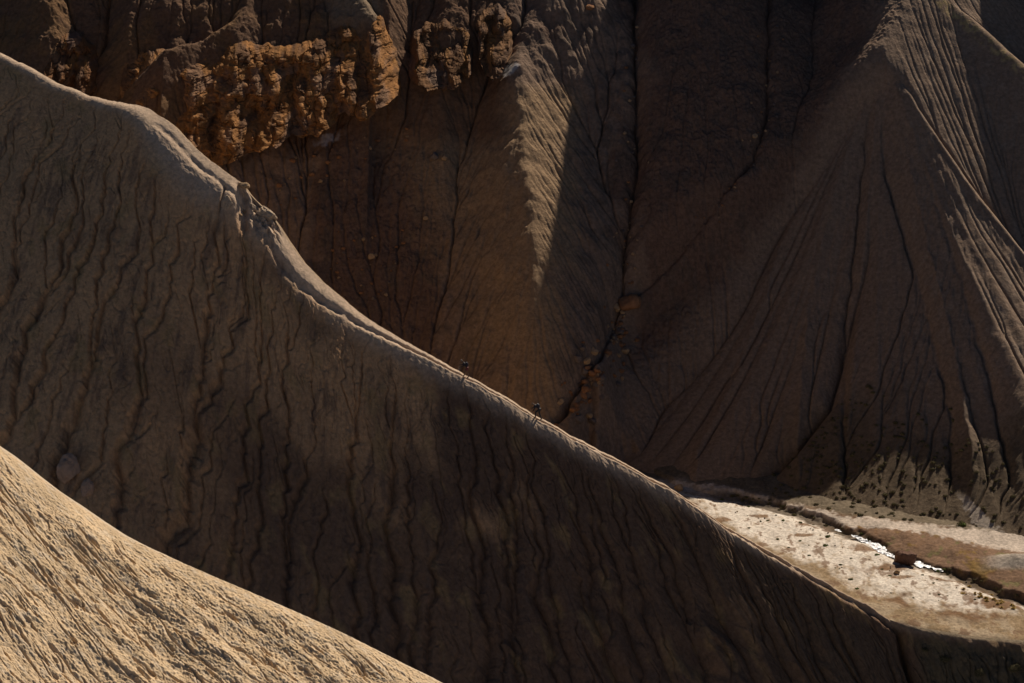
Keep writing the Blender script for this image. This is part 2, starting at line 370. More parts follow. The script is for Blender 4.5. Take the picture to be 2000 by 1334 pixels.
for c_ in CL:                                   # ledges behind the cliff tops
    Q = spur([(px, py + 3, c_[3] + 1.0) for px, py in c_[1]], 60)
    for i in range(len(Q)):
        x0, y0, z0 = Q[i]; z0 -= .35
        i0 = max(0, int((y0 - 3 - BY0) / BS)); i1 = min(len(by), int((y0 + 22 - BY0) / BS)); j0 = max(0, int((x0 - 9 - BX0) / BS)); j1 = min(len(bx), int((x0 + 9 - BX0) / BS))
        if i1 <= i0 or j1 <= j0: continue
        dx = (bx[j0:j1] - x0).astype(np.float32)[None]; dy = (by[i0:i1] - y0).astype(np.float32)[:, None]
        sH = H[i0:i1, j0:j1]; np.maximum(sH, z0 + np.where(dy > 0, .80 * dy, 3.5 * dy) - 1.1 * np.maximum(np.abs(dx) - .6, 0), out=sH)
fpx, fpy = project(BXg, BYg, np.full_like(BXg, FLOOR))
brow = np.interp(fpx, [900, 1150, 1250, 1330, 1450, 1500, 1600, 1700, 1800, 1900, 2000, 2120], [1150, 925, 930, 938, 946, 952, 984, 1006, 1020, 1040, 1062, 1090]) + 6 * fbm(BXg / 3, BYg / 6, 3, 309)
H = np.minimum(H, FLOOR - .35 + (.165 * (brow - fpy) + .002 * np.maximum(brow - fpy, 0) ** 2) * ss(-40, 20, brow - fpy)).astype(np.float32)
# the big fan: a cone from its apex to its toe on the valley floor
ax_, ay_, az_ = [float(v) for v in at(1722, 88, plane_y(88) - 10)]
tpx = np.array([1105, 1150, 1200, 1270, 1330, 1400, 1450, 1500, 1600, 1700, 1800, 1900, 2000, 2120, 2250], float); trw = np.array([790, 850, 890, 918, 932, 941, 946, 954, 984, 1006, 1022, 1042, 1066, 1096, 1130], float)
dx_, dy_, dz_ = ray(tpx, trw); tyy = FLOOR / dz_ * dy_; txx = dx_ / dy_ * tyy
tth = np.arctan2(txx - ax_, -(tyy - ay_)); trr = np.hypot(txx - ax_, tyy - ay_); od_ = np.argsort(tth)
th = np.arctan2(BXg - ax_, -(BYg - ay_)); rr_ = np.hypot(BXg - ax_, BYg - ay_)
rt_ = np.interp(th, tth[od_], trr[od_]) * (1 + .02 * fbm(th * 9, 0 * th, 3, 351))
q_ = 1 - rr_ / rt_
fan_h = FLOOR - .3 + (az_ - FLOOR) * (.48 * q_ + .52 * np.sign(q_) * q_ * q_)
fan_h = np.where(np.abs(th) > 1.65, -400, fan_h) - .5 * np.exp(-rr_ / 1.5)
fX, fY = project(BXg, BYg, np.maximum(fan_h, FLOOR - 5))
c3 = np.interp(fY, [86, 230, 370, 530, 680, 800], [1722, 1792, 1884, 2010, 2125, 2215])
dR = fX - c3; lo_ = np.interp(fY, [88, 330, 520, 700, 800], [1712, 1560, 1425, 1250, 1150]); dL = lo_ - fX
w3 = ss(60, 260, fY)
fan_h = fan_h + w3 * (1.3 * np.exp(-np.abs(dR) / 26) - np.clip(.05 * dR, 0, 5.5) * ss(0, 30, dR))
fan_h = fan_h - np.clip(.045 * dL, 0, 5) * ss(0, 25, dL) * ss(880, 760, fY)
for (rw, cxs, wd, amp_) in [([150, 400, 700, 900], [1735, 1790, 1865, 1900], 16, .8), ([120, 330, 560, 800], [1722, 1730, 1800, 1858], 10, -.8), ([200, 450, 700, 950], [1760, 1850, 1925, 1980], 9, -.7),
                            ([150, 300, 460, 620], [1705, 1690, 1672, 1650], 9, -.8), ([200, 420, 640, 820], [1690, 1620, 1575, 1560], 22, .8), ([300, 500, 740, 890], [1600, 1520, 1440, 1360], 20, .6)]:
    cc_ = np.interp(fY, rw, cxs) + 5 * fbm(fY / 40, 0 * fY, 2, 353 + wd); fan_h = fan_h + amp_ * np.exp(-np.abs(fX - cc_) / wd) * ss(rw[0], rw[1], fY) * ss(1000, 880, fY)
H = np.maximum(H - 6 * ss(10, 70, -dL) * ss(12, -25, dR) * ss(130, 260, fY) * (np.abs(th) < 1.6), fan_h).astype(np.float32)
BPX, BPY = project(BXg, BYg, H)
rough_m = ss(-.15, .5, fbm(BXg / 14, BYg / 14, 2, 301)) 
BPX0 = BPX; BPX = BPX + 45 * fbm(BXg / 8, BYg / 8, 4, 361)
debris = np.clip(ss(1180, 1300, BPX) * ss(1720, 1560, BPX + .55 * (BPY - 200)) + ss(560, 640, BPX) * ss(900, 820, BPX) * ss(200, 330, BPY) * .8 + ss(1110, 1040, BPX) * ss(180, 60, BPY) * .5, 0, 1)
BPX = BPX0
fanz = ss(1480, 1640, BPX + .75 * (BPY - 250)) * ss(1560, 1620, BPX + .35 * BPY)
smo = 1 - .7 * fanz - .35 * ss(1000, 1040, BPX) * ss(1160, 1110, BPX) * ss(120, 200, BPY)
H += (.5 * smo * fbm(BXg / 7, BYg / 7, 3, 303) + .17 * smo * fbm(BXg / 1.7, BYg / 1.7, 3, 305)).astype(np.float32) * (.35 + .65 * ss(FLOOR + .3, FLOOR + 8, H))
gxl = np.interp(BPY, [380, 470, 640, 780, 870, 945, 1000], [1720, 1702, 1660, 1622, 1552, 1482, 1440])
H -= (1.9 * np.exp(-np.abs(BPX - gxl) / 13) * ss(400, 620, BPY) * ss(985, 930, BPY)).astype(np.float32)
for rw, cxs, am in (([-40, 0, 300, 480, 560, 650, 760, 830], [1240, 1240, 1246, 1218, 1212, 1180, 1112, 1080], 2.6), ([-40, 0, 230, 290, 480, 580], [1500, 1500, 1497, 1470, 1330, 1216], 1.7)):
    gl_ = np.interp(BPY, rw, cxs) + 6 * fbm(BPY / 35, 0 * BPY, 3, 371)
    H -= (am * np.exp(-np.abs(BPX - gl_) / 15) * ss(rw[-1] + 10, rw[-1] - 40, BPY)).astype(np.float32)
H = blur(H, 1)
# erosion by many small streams
ny, nx = H.shape
def erode(H, n, steps, amt, sm):
    Hs = blur(H, sm); gy, gx = np.gradient(Hs)
    g = np.sqrt(gx * gx + gy * gy) + 1e-4; ux = (-gx / g).ravel(); uy = (-gy / g).ravel()
    x = rng.random(n) * (nx - 3) + 1; y = rng.random(n) * (ny - 3) + 1
    cnt = np.zeros(nx * ny, np.float32)
    for s in range(steps):
        id_ = (y.astype(np.int64) * nx + x.astype(np.int64))
        cnt += np.bincount(id_, minlength=nx * ny) if s % 1 == 0 else 0
        x = np.clip(x + ux[id_], 1, nx - 2); y = np.clip(y + uy[id_], 1, ny - 2)
    cnt = cnt.reshape(ny, nx); cnt[:3] = 0; cnt[-3:] = 0; cnt[:, :3] = 0; cnt[:, -3:] = 0
    c = np.minimum(cnt, 160) ** .5; c = .5 * c + .5 * blur(c, 1)
    return H - amt * c * ss(FLOOR - .3, FLOOR + 2.5, H)
for ps in range(4):
    H = erode(H, 60000, 240, .019 * (1 - .55 * debris) * (1 - .25 * fanz), 2 if ps < 2 else 1).astype(np.float32)
H += (debris * (.26 * np.abs(fbm(BXg / .7, BYg / .7, 3, 307)) + .05)).astype(np.float32)
# keep the valley floor free
BH = H
BPX, BPY = project(BXg, BYg, BH)
# soils, with some sunlit tones put into the colour
C = np.zeros(H.shape + (3,), np.float32) + np.array((.25, .17, .12), np.float32)
n1 = fbm(BXg / 9, BYg / 9, 4, 311); n2 = fbm(BXg / 2.2, BYg / 2.2, 4, 313); n3 = fbm(BXg / .8, BYg / .8, 3, 315)
C = mixc(C, (.165, .10, .07), ss(.2, .8, debris + .3 * n1) * .9)
C = mixc(C, (.12, .09, .07), .6 * ss(.0, .7, n2 + n1 * .5))
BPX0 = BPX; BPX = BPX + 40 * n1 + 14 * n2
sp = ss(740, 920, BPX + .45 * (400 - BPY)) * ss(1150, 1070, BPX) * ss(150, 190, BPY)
C = mixc(C, (.34, .225, .13), sp * .9)  # lighter warm tone paints the sunlit look of the central spur
BPX = BPX0
fan = ss(-30, 60, BPX - np.interp(BPY, [88, 330, 520, 700, 800], [1690, 1560, 1425, 1250, 1120]) + 12 * n2)
C = mixc(C, (.27, .19, .135), fan * .85)
C = mixc(C, (.29, .215, .16), .6 * fan * ss(.1, .6, n2) * ss(1740, 1800, BPX))
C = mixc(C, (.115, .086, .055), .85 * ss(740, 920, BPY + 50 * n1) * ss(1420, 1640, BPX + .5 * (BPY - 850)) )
C = mixc(C, (.46, .34, .16), .8 * ss(20, 6, np.abs(BPY - np.interp(BPX, [1740, 1840, 1900, 2000, 2110], [-110, 8, 58, 142, 240]))) * ss(1700, 1800, BPX) * ss(-.3, .4, n3))  # yellowish strip paints sunlight along the far right crest
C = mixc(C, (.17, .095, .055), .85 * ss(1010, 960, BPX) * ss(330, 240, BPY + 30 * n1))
C = mixc(C, (.23, .13, .06), .7 * ss(800, 700, BPX) * ss(-.2, .5, n1 + .4 * n2) * ss(300, 230, BPY))
C = mixc(C, (.25, .19, .13), .8 * ss(620, 660, BPX) * ss(760, 730, BPX) * ss(70, 20, BPY + 12 * n2))
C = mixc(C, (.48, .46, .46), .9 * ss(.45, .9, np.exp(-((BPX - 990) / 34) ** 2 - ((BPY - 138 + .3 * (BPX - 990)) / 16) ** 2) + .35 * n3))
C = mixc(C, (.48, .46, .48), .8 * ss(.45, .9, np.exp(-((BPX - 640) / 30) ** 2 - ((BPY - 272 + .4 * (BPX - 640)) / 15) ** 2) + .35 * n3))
C = mixc(C, (.46, .39, .32), .9 * ss(.5, .75, np.exp(-((BPX - 1885 - .8 * (BPY - 975)) / (12 + .25 * np.clip(BPY - 960, 0, 200))) ** 2) + .3 * n3) * ss(955, 985, BPY))
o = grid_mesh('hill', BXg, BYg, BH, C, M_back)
tag(o, kind='structure', label='shaded wall of gullied spurs, talus and fans across the valley')

def bh(x, y):
    fx = np.clip((np.asarray(x) - BX0) / BS, 0, nx - 2); fy = np.clip((np.asarray(y) - BY0) / BS, 0, ny - 2)
    i = fy.astype(int); jj = fx.astype(int); a = fx - jj; b = fy - i
    return (BH[i, jj] * (1 - a) + BH[i, jj + 1] * a) * (1 - b) + (BH[i + 1, jj] * (1 - a) + BH[i + 1, jj + 1] * a) * b

# upper mountain above the frame: carries the slope on and throws the shade
ux_ = np.arange(-160, 200, 1.2); uy_ = np.arange(BY1 - 3.0, 560, 1.2)
UX, UY = np.meshgrid(ux_, uy_)
base = bh(np.clip(UX, BX0 + .2, BX1 - .4), np.full_like(UX, BY1 - .5))
UZ = np.where(UY < BY1 - .15, bh(np.clip(UX, BX0 + .2, BX1 - .4), np.minimum(UY, BY1 - .5)) - .5, base + (UY - BY1) * .30 + .1) + 2 * fbm(UX / 22, UY / 22, 4, 331) * ss(BY1, BY1 + 12, UY)
PK = []
def cone(x, y, z, kx=.9):
    global UZ
    UZ = np.maximum(UZ, z - kx * np.sqrt((UX - x) ** 2 + (UY - y) ** 2 + 1) - 0 )
for (px, py) in [(1108, 262), (1094, 350), (1074, 450), (1060, 560), (1056, 680)]:
    # unseen flank, shaped to shade the gully beside the central spur
    y = plane_y(py) - 8.0; x, yy, z = at(px, py, y); 
    for Lh in (58.0,):
        t_ = Lh / math.cos(R(SUN_EL)); q = Vector((float(x), float(yy), float(z))) + SV * t_
        PK.append(q)
for a, b in zip(PK[:-1], PK[1:]):
    for s in np.linspace(0, 1, 10):
        q = a.lerp(b, s); cone(q.x + 1.0, q.y, q.z, 1.3)
for s in np.linspace(0, 1, 30):
    q = PK[0].lerp(PK[0] + Vector((16, 4, 16)), s); cone(q.x, q.y, q.z, 1.2)
for s in np.linspace(0, 1, 12): cone(76 + 36 * s, 412, -53, .9)  # added unseen hilltop that shades the slope behind the right crest
Cu = np.zeros(UX.shape + (3,), np.float32) + np.array((.2, .15, .12), np.float32)
o = grid_mesh('hill', UX, UY, UZ, Cu, M_back)
tag(o, kind='structure', label='upper mountainside above the gullied wall, with unseen peaks added for shade')
# side continuations, coarse
for (xa, xb) in ((-220, BX0 + .3), (BX1 - .5, 240)):
    gx_, gy_ = np.meshgrid(np.arange(xa, xb + .01, (xb - xa) / 80), np.arange(300, BY1 + 1, 1.2))
    ed = bh(np.full_like(gx_, BX0 + .4 if xa < 0 else BX1 - .6), np.clip(gy_, BY0 + .3, BY1 - .4))
    dist = np.abs(gx_ - (BX0 if xa < 0 else BX1))
    gz_ = ed + 3 * fbm(gx_ / 15, gy_ / 15, 4, 341) * ss(0, 10, dist)
    o = grid_mesh('hill', gx_, gy_, gz_, np.zeros(gx_.shape + (3,), np.float32) + np.array((.2, .15, .12), np.float32), M_back)
    tag(o, kind='structure', label='hillside continuing beyond the view')

# ================================================================== VALLEY FLOOR
gxs = np.arange(-45, 82, .12); tcr = np.interp(gxs, cx, tp)
ycr = np.interp(gxs, cx, cy)
gu = np.linspace(0, 1, 620)
GX_ = gxs[None] + 0 * gu[:, None]; GY_ = ycr[None] - .02 + gu[:, None] * (372 - ycr[None])
GPX, GPY = project(GX_, GY_, np.full_like(GX_, FLOOR))
# stream channel (image guide line, real trench)
chx = [1240, 1290, 1340, 1420, 1480, 1530, 1620, 1690, 1745, 1800, 1860, 1940, 2000, 2080]; chy = [905, 935, 955, 968, 980, 992, 1024, 1050, 1084, 1104, 1118, 1150, 1172, 1198]
chr_ = np.interp(GPX, chx, chy)
off = (GPY - chr_) + 5 * fbm(GX_ / 2.3, GY_ / 2.3, 3, 401)        # rows below the channel line
GZ = FLOOR + .10 * fbm(GX_ / 5, GY_ / 5, 3, 403) + .025 * fbm(GX_ / .5, GY_ / .5, 3, 405)
chan = ss(-15, -6, off) * ss(20, 1, off)
cdep = np.interp(GPX, [1200, 1300, 1500, 1660, 1700, 1840, 1880, 2100], [.2, .4, .7, .65, .45, .45, .8, 1.0])
GZ -= chan * cdep
GZ += .35 * ss(-12, -40, off)                                     # far bank stands higher
GZ += .8 * ss(1900, 1985, GPX) * np.exp(-((GPY - 1104) / 12) ** 2)
GZ -= .5 * np.exp(-(gu[:, None] * (372 - ycr[None]) / .5) ** 2) * ss(1730, 1760, tcr)[None] * .3
q1 = fbm(GX_ / 3.5, GY_ / 6, 4, 411); q2 = fbm(GX_ / .8, GY_ / 1.2, 4, 413)
C = np.zeros(GX_.shape + (3,), np.float32) + np.array((.66, .585, .50), np.float32)
C = mixc(C, (.36, .27, .18), .6 * ss(.2, .7, q2 + .3 * q1))
brown = (.15, .075, .035)
edge_r = np.interp(GPX, [1140, 1300, 1500, 1700, 1800, 1900, 2000, 2100], [840, 947, 1072, 1150, 1182, 1200, 1185, 1180])
C = mixc(C, (.27, .19, .11), ss(-20, 14, GPY - edge_r + 16 * q1 + 8 * q2))
C = mixc(C, brown, .8 * ss(.35, .8, q1 + .6 * np.exp(-((GPY - edge_r - 12) / 14) ** 2)) * ss(1600, 1750, GPX))
C = mixc(C, (.36, .28, .19), .85 * ss(10, 24, GPY - edge_r + 10 * q1) * ss(-.2, .3, q1 + .2 * q2))
trail = np.interp(GPX, [1200, 1330, 1420, 1500, 1650, 1800, 1900, 2000, 2100], [925, 946, 958, 979, 1018, 1038, 1052, 1068, 1084])
tw = np.interp(GPX, [1200, 1400, 1650, 1850, 1900, 2000, 2100], [6, 9, 9, 12, 20, 24, 28])
dt = np.abs(GPY - trail + 5 * q2)
above = ss(8, -6, off)
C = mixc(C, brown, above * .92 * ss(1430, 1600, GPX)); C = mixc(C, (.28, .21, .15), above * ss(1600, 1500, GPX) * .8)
C = mixc(C, (.22, .14, .04), .7 * above * ss(.35, .8, q1 + q2 * .5) * ss(1500, 1650, GPX))
C = mixc(C, (.14, .13, .05), .7 * above * ss(.3, .7, -q1 + q2 * .4) * ss(1600, 1700, GPX))
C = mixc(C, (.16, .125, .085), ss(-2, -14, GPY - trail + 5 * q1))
C = mixc(C, (.48, .40, .33), ss(1, .6, dt / tw))
C = mixc(C, (.36, .31, .26), .9 * ss(1900, 1960, GPX) * ss(16, 8, np.abs(GPY - 1106)))
C = mixc(C, (.10, .075, .05), .85 * ss(1300, 1460, GPX) * ss(-13, -9, off) * ss(6, -1, off))  # dark band paints the shade on the far stream bank
C = mixc(C, brown, .8 * ss(.6, .9, np.exp(-((GPX - 1940) / 90) ** 2 - ((GPY - 1178) / 20) ** 2) + .4 * q1 + .2 * q2))
for (a, b, sx, sy) in [(1690, 1070, 40, 10), (1750, 1108, 60, 8), (1850, 1130, 38, 6), (1410, 1015, 20, 6), (1480, 1008, 24, 4), (1570, 1046, 24, 4), (1760, 1128, 30, 5), (1580, 1023, 30, 6), (1960, 1180, 60, 14)]:
    C = mixc(C, (.20, .115, .06), .85 * ss(.4, .75, np.exp(-((GPX - a) / sx) ** 2 - ((GPY - b) / sy) ** 2) + .25 * q2))
q3 = fbm(GX_ / .35, GY_ / .5, 3, 415); q4 = fbm(GX_ / 1.6, GY_ / 3.2, 4, 417)
C = C * (1 + .28 * q3 + .22 * q4)[..., None]
C = mixc(C, (.17, .10, .06), .8 * ss(.42, .6, q4 + .35 * q3) * ss(-4, 4, off))
C = np.clip(C, .02, .75)
GZ = GZ + .05 * np.clip(q3, 0, 1) 
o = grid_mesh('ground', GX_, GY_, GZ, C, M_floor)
tag(o, kind='structure', label='pale gravel valley floor with trail and cut stream bank')
gyr = (372 - ycr)
def gz(x, y):
    jj = np.clip(((np.asarray(x) + 45) / .12).astype(int), 0, len(gxs) - 1)
    i = np.clip(((np.asarray(y) - ycr[jj]) / gyr[jj] * 619).astype(int), 0, 619)
    v = GZ[i, jj]; return np.where(np.asarray(y) < ycr[jj], -200, v)
# low ground under everything
bx_, by_ = np.meshgrid(np.linspace(-400, 400, 80), np.linspace(-60, 700, 90))
o = grid_mesh('ground', bx_, by_, -168 + 2 * fbm(bx_ / 40, by_ / 40, 3, 421), np.zeros(bx_.shape + (3,), np.float32) + np.array((.25, .19, .13), np.float32), M_floor)
tag(o, kind='structure', label='low ground of the ravine below the hills')

def hit(px, py, y0=286.0, y1=400.0):
    """where the line of sight through a pixel meets floor or back wall"""
    ys = np.arange(y0, y1, .06); x, y, z = at(px, py, ys)
    s = np.maximum(gz(x, y), bh(x, y)); m = np.nonzero(z <= s)[0]
    if len(m) == 0: return None
    i = m[0]; return Vector((float(x[i]), float(y[i]), float(s[i])))
def gnd(x, y): return float(max(gz(x, y), bh(x, y)))

# ================================================================== CLIFFS
def cliff(name, label, top, bot, toff, boff, seed, cols, ccol, bulge=1.2, nu=420, nv=300):
    us = np.linspace(0, 1, nu); vs = np.linspace(0, 1, nv)
    top = np.array(top, float); bot = np.array(bot, float)
    def lin(P):
        L = np.linspace(0, 1, len(P)); return np.interp(us, L, P[:, 0]), np.interp(us, L, P[:, 1])
    tx, ty = lin(top); bx2, by2 = lin(bot)
    U, V = np.meshgrid(us, vs)
    jt = np.linspace(0, 1, nu) * (tx[-1] - tx[0]); ty = ty + 13 * fbm(jt / 40, 0 * jt, 4, seed + 41); by2 = by2 + 22 * fbm(jt / 80, 0 * jt + 3, 4, seed + 43)
    PX = lerp(tx[None], bx2[None], V); PY = lerp(ty[None], by2[None], V)
    yt = plane_y(ty) + toff; yb = plane_y(by2) + boff
    Yc = lerp(yt[None], yb[None], V)
    x0, y0, z0 = at(PX, PY, Yc)
    s = x0 / 1.0; hgt = z0
    wob = 1.2 * fbm(s / 5, hgt / 7, 3, seed)
    colz = fbm((s + wob) / cols, hgt / 12, 2, seed + 3)
    pil = 1 - np.abs(np.sin((s + wob) * math.pi / cols + 4 * perlin(s / 7, hgt / 9, seed + 5))) ** .7
    dsp = 1.7 * colz - bulge * .45 * pil ** 2 * ss(-.6, .6, fbm(s / 6, hgt / 9, 2, seed + 31) + .1) + 1.3 * fbm(s / 4.5, hgt / 3.5, 3, seed + 33)
    dsp += .38 * fbm(s / 2.2, hgt / 4.2, 4, seed + 7) - .35 * np.exp(-(np.abs(fbm(s / 2.5, hgt / 4, 3, seed + 11)) / .05) ** 2)
    dsp += .14 * fbm(s / .6, hgt / .45, 3, seed + 9) - .22 * np.exp(-(np.abs(fbm(s / 6, hgt / 1.1, 3, seed + 13)) / .04) ** 2)
    lay = hgt / 1.5 + .5 * fbm(s / 6, hgt / 6, 2, seed + 51); fr = lay - np.floor(lay); dsp += .17 * (1 - fr) ** 2 - .16 * np.exp(-(np.minimum(fr, 1 - fr) / .06) ** 2)
    qd = dsp + .9 * fbm(s / 1.6, hgt / 2.6, 2, seed + 53); st = .55; qf = qd / st; qi = np.floor(qf); qs = (qi + ss(.30, .70, qf - qi)) * st; dsp = lerp(dsp, qs, .75)
    e = np.minimum(np.minimum(U, 1 - U) * 8, 1); ev = np.minimum((1 - V) * 26, 1); et = np.minimum(V * 9, 1)
    rim = np.sqrt(np.clip(e, 0, 1)) * ev
    y = y0 - dsp * rim * (.25 + .75 * et) + (1 - rim) * 5.0 + (1 - et) ** 2 * 1.0
    x = x0 + .25 * fbm(s / 1.3, hgt / 1.3, 2, seed + 15)
    Cc = np.zeros(x.shape + (3,), np.float32) + np.array(ccol, np.float32)
    a1 = fbm(s / 3, hgt / 4, 4, seed + 21); a2 = fbm(s / 1.1, hgt / 4, 4, seed + 23)
    Cc = mixc(Cc, (.12, .07, .045), .8 * ss(.05, .6, a1 + .3 * a2))
    Cc = mixc(Cc, (.30, .145, .045), .6 * ss(.1, .6, a2 - .2 * a1))
    Cc = mixc(Cc, (.15, .12, .11), .5 * ss(.3, .8, -a1 + .2))
    o = grid_mesh('cliff', x, y, z0 + 0 * y, Cc, M_cliff, flip=False)
    tag(o, kind='structure', label=label)
    return o
for a_ in CL: cliff('cliff', *a_)

# ================================================================== ROCKS
def rock_mesh(name, seed, sub=4, squash=(1, .85, .75), amp=.28, cuts=9):
    bm = bmesh.new(); bmesh.ops.create_icosphere(bm, subdivisions=sub, radius=1)
    rr = random.Random(seed); pl = []
    for _ in range(cuts):
        n = Vector((rr.gauss(0, 1), rr.gauss(0, 1), rr.gauss(0, 1))).normalized(); pl.append((n, rr.uniform(.55, .82)))
    off = Vector((rr.uniform(0, 90), rr.uniform(0, 90), rr.uniform(0, 90)))
    for v in bm.verts:
        p = v.co.copy()
        for n, d in pl:
            q = p.dot(n)
            if q > d: p -= n * (q - d) * .9
        p *= 1 + amp * .5 * mnoise.noise(p * 1.3 + off) + amp * .35 * mnoise.noise(p * 3.5 + off) + amp * .18 * mnoise.noise(p * 9 + off)
        v.co = Vector((p.x * squash[0], p.y * squash[1], p.z * squash[2]))
    me = bpy.data.meshes.new(name); bm.to_mesh(me); bm.free()
    for f in me.polygons: f.use_smooth = True
    return me
def make_rock(name, me, mat, loc, s, rot, label, cat, group=None):
    m2 = me
    if not me.materials: me.materials.append(mat)
    o = bpy.data.objects.new(name, m2); COL.objects.link(o)
    o.location = loc; o.scale = (s, s, s); o.rotation_euler = rot
    return tag(o, label, cat, group)
tanm = [rock_mesh('rock', 10 + i, 3) for i in range(3)]
rustm = [rock_mesh('rock', 20 + i, 3) for i in range(3)]
graym = [rock_mesh('rock', 30 + i, 3) for i in range(3)]
for m_ in tanm: m_.materials.append(M_rock_tan)
for m_ in rustm: m_.materials.append(M_rock_rust)
for m_ in graym: m_.materials.append(M_rock_gray)
def rrot(): return (random.uniform(-.4, .4), random.uniform(-.4, .4), random.uniform(0, 6.28))
def place_rock(px, py, wpx, kind, label, group=None, name='rock', sink=.25):
    if group:
        label = {'t': 'tan ', 'r': 'rust brown ', 'g': 'grey '}[kind] + label
        if 'stream' not in group: label = ('tiny ' if wpx < 5.5 else 'small ' if wpx < 8.5 else 'larger ') + label
    p = hit(px, py)
    if p is None: return
    s = wpx * .5 * (p.y * ca - p.z * sa) / F
    me = random.choice({'t': tanm, 'r': rustm, 'g': graym}[kind]); p.z += s * (.75 - sink) * .6
    return make_rock(name, me, None, p, s, rrot(), label, 'rock', group)
# big boulder by the ice
pb = hit(1768, 1103)
bm_ = rock_mesh('boulder', 8, 5, (1.05, .85, .95), .2, 7)
for v in bm_.vertices:      # blocky body with a flat top that leans a little to the right
    x, y, z = v.co; n_ = (abs(x) ** 4 + abs(y / .85) ** 4 + abs(z / .95) ** 4) ** .25 + 1e-6; r_ = math.sqrt(x * x + (y / .85) ** 2 + (z / .95) ** 2); g_ = lerp(1, r_ / n_, .9)
    v.co = Vector((x * g_ + .10 * z, y * g_ - .16 * z, z * g_ + .08 * x))
make_rock('boulder', bm_, M_boul, pb + Vector((0, .2, .7)), 1.05, (0, 0, .15), 'large reddish boulder standing beside the white ice of the stream', 'boulder')
place_rock(1228, 600, 52, 'r', 'largest rust orange boulder at the head of the gully rubble', name='boulder')
place_rock(1204, 604, 22, 't', 'tan block leaning beside the largest orange boulder', name='boulder')
place_rock(1151, 815, 18, 't', 'rounded pinkish rock at the foot of the dark gully', name='boulder')
place_rock(1130, 822, 30, 'g', 'broad flat grey brown rock at the foot of the dark gully', name='boulder')
place_rock(1326, 957, 22, 't', 'pale rounded rock just behind the ridge crest at the edge of the shadow', name='boulder', sink=.1)
place_rock(849, 308, 22, 'g', 'oval grey brown boulder on the talus left of the central spur', name='boulder')
place_rock(868, 312, 14, 't', 'small tan stone beside the oval boulder on the talus', name='rock')
place_rock(831, 428, 13, 't', 'orange stone alone on the talus below the cliffs', name='rock')
place_rock(852, 108, 10, 'g', 'grey stone on the buttress top', name='rock')
place_rock(1474, 270, 14, 't', 'tan stone in the upper right gully', name='rock')
place_rock(1152, 17, 18, 'r', 'orange rock near the top edge right of the central spur', name='rock')
place_rock(1236, 92, 13, 'g', 'brown rock in the upper centre gully', name='rock')
place_rock(725, 505, 18, 't', 'pale pinkish rock on the debris behind the ridge', name='rock')
place_rock(1752, 1120, 16, 't', 'yellowish stone lying below the large boulder', name='rock')
for i in range(110):
    u_ = random.random(); cxp = np.interp(u_, [0, .3, .6, 1], [1215, 1190, 1150, 1115]); cyp = np.interp(u_, [0, .3, .6, 1], [610, 690, 745, 810])
    sp_ = np.interp(u_, [0, .3, 1], [18, 35, 42])
    place_rock(cxp + random.gauss(0, sp_ * .6), cyp + random.gauss(0, 22), random.choice([6, 7, 8, 10, 12, 15, 20]), random.choice('trrg'),
               'rock in the rubble filling the dark centre gully', 'rocks in the gully rubble')
for i in range(34):
    px_ = random.uniform(470, 800); place_rock(px_, np.interp(px_, [470, 600, 700, 800], [350, 300, 270, 240]) + abs(random.gauss(0, 50)), random.choice([4, 5, 6, 8, 11, 14]), random.choice('trr'),
               'block fallen on the slope below the ochre cliff', 'fallen blocks below the cliff')
for i in range(45):
    place_rock(random.uniform(640, 790), random.uniform(450, 590), random.choice([4, 5, 6, 8, 10]), random.choice('rrgt'),
               'rock on the debris slope behind the ridge', 'rocks on the debris slope')
for i in range(45):
    v_ = random.random()
    place_rock(np.interp(v_, [0, 1], [1243, 1222]) + random.gauss(0, 16), 20 + v_ * 540, random.choice([4, 5, 6, 8, 9]), random.choice('rgt'),
               'rock lying along the narrow upper gully', 'rocks along the upper gully')
for i in range(40):
    v_ = random.random()
    place_rock(np.interp(v_, [0, .5, 1], [1500, 1497, 1380]) + random.gauss(0, 16), 20 + v_ * 420, random.choice([4, 5, 6, 7]), random.choice('rgt'),
               'rock lying in the gully right of centre', 'rocks in the right gully')
for i in range(34):
    px_ = random.uniform(1420, 1980); place_rock(px_, np.interp(px_, chx, chy) + random.uniform(4, 40), random.choice([2.5, 3, 4, 5]), random.choice('tg'),
               'stone on the pale gravel bar', 'stones on the gravel bar')
# rocks at the broken shoulder of the ridge
def crest_rock(t, d, s, mesh, label, up=.0, rot=(0, 0, 0)):
    p = ridge_pt(t, d) + Vector((0, 0, up)); make_rock('rock', mesh, None, p, s, rot, label, 'rock')
kn = rock_mesh('rock', 51, 4, (1.0, .7, .55), .3, 7); kn.materials.append(M_rock_tan)
crest_rock(479, .1, .72, kn, 'knobbly yellow rock sticking out of the ridge crest', .42, (0, .35, 0))
def outcrop(t, d, s, seed, label, up, rot, sq):
    me_ = rock_mesh('rock_outcrop', seed, 5, sq, .5, 12); me_.materials.append(M_out)
    make_rock('rock_outcrop', me_, None, ridge_pt(t, d) + Vector((0, 0, up)), s, rot, label, 'rock outcrop')
M_out = earth('outcrop_clay', [(3, .15, 'n'), (11, .05, 'n')], vcol=False, color=(.46, .35, .25))
outcrop(522, .3, 1.15, 71, 'craggy pale outcrop with a pointed nose on the ridge crest below the yellow knob', .35, (0, .55, 0), (1.3, .7, .6))
outcrop(500, .9, .75, 72, 'low brown crag between the yellow knob and the pointed outcrop', .3, (.2, .7, 0), (1.2, .8, .5))
outcrop(459, 3.2, .8, 73, 'pale block left of the notch in the ridge shoulder', -.1, (0, .2, .3), (.8, .8, 1.1))
crest_rock(483, 2.1, .30, tanm[1], 'upper of two yellow stones in the broken notch of the ridge', .15)
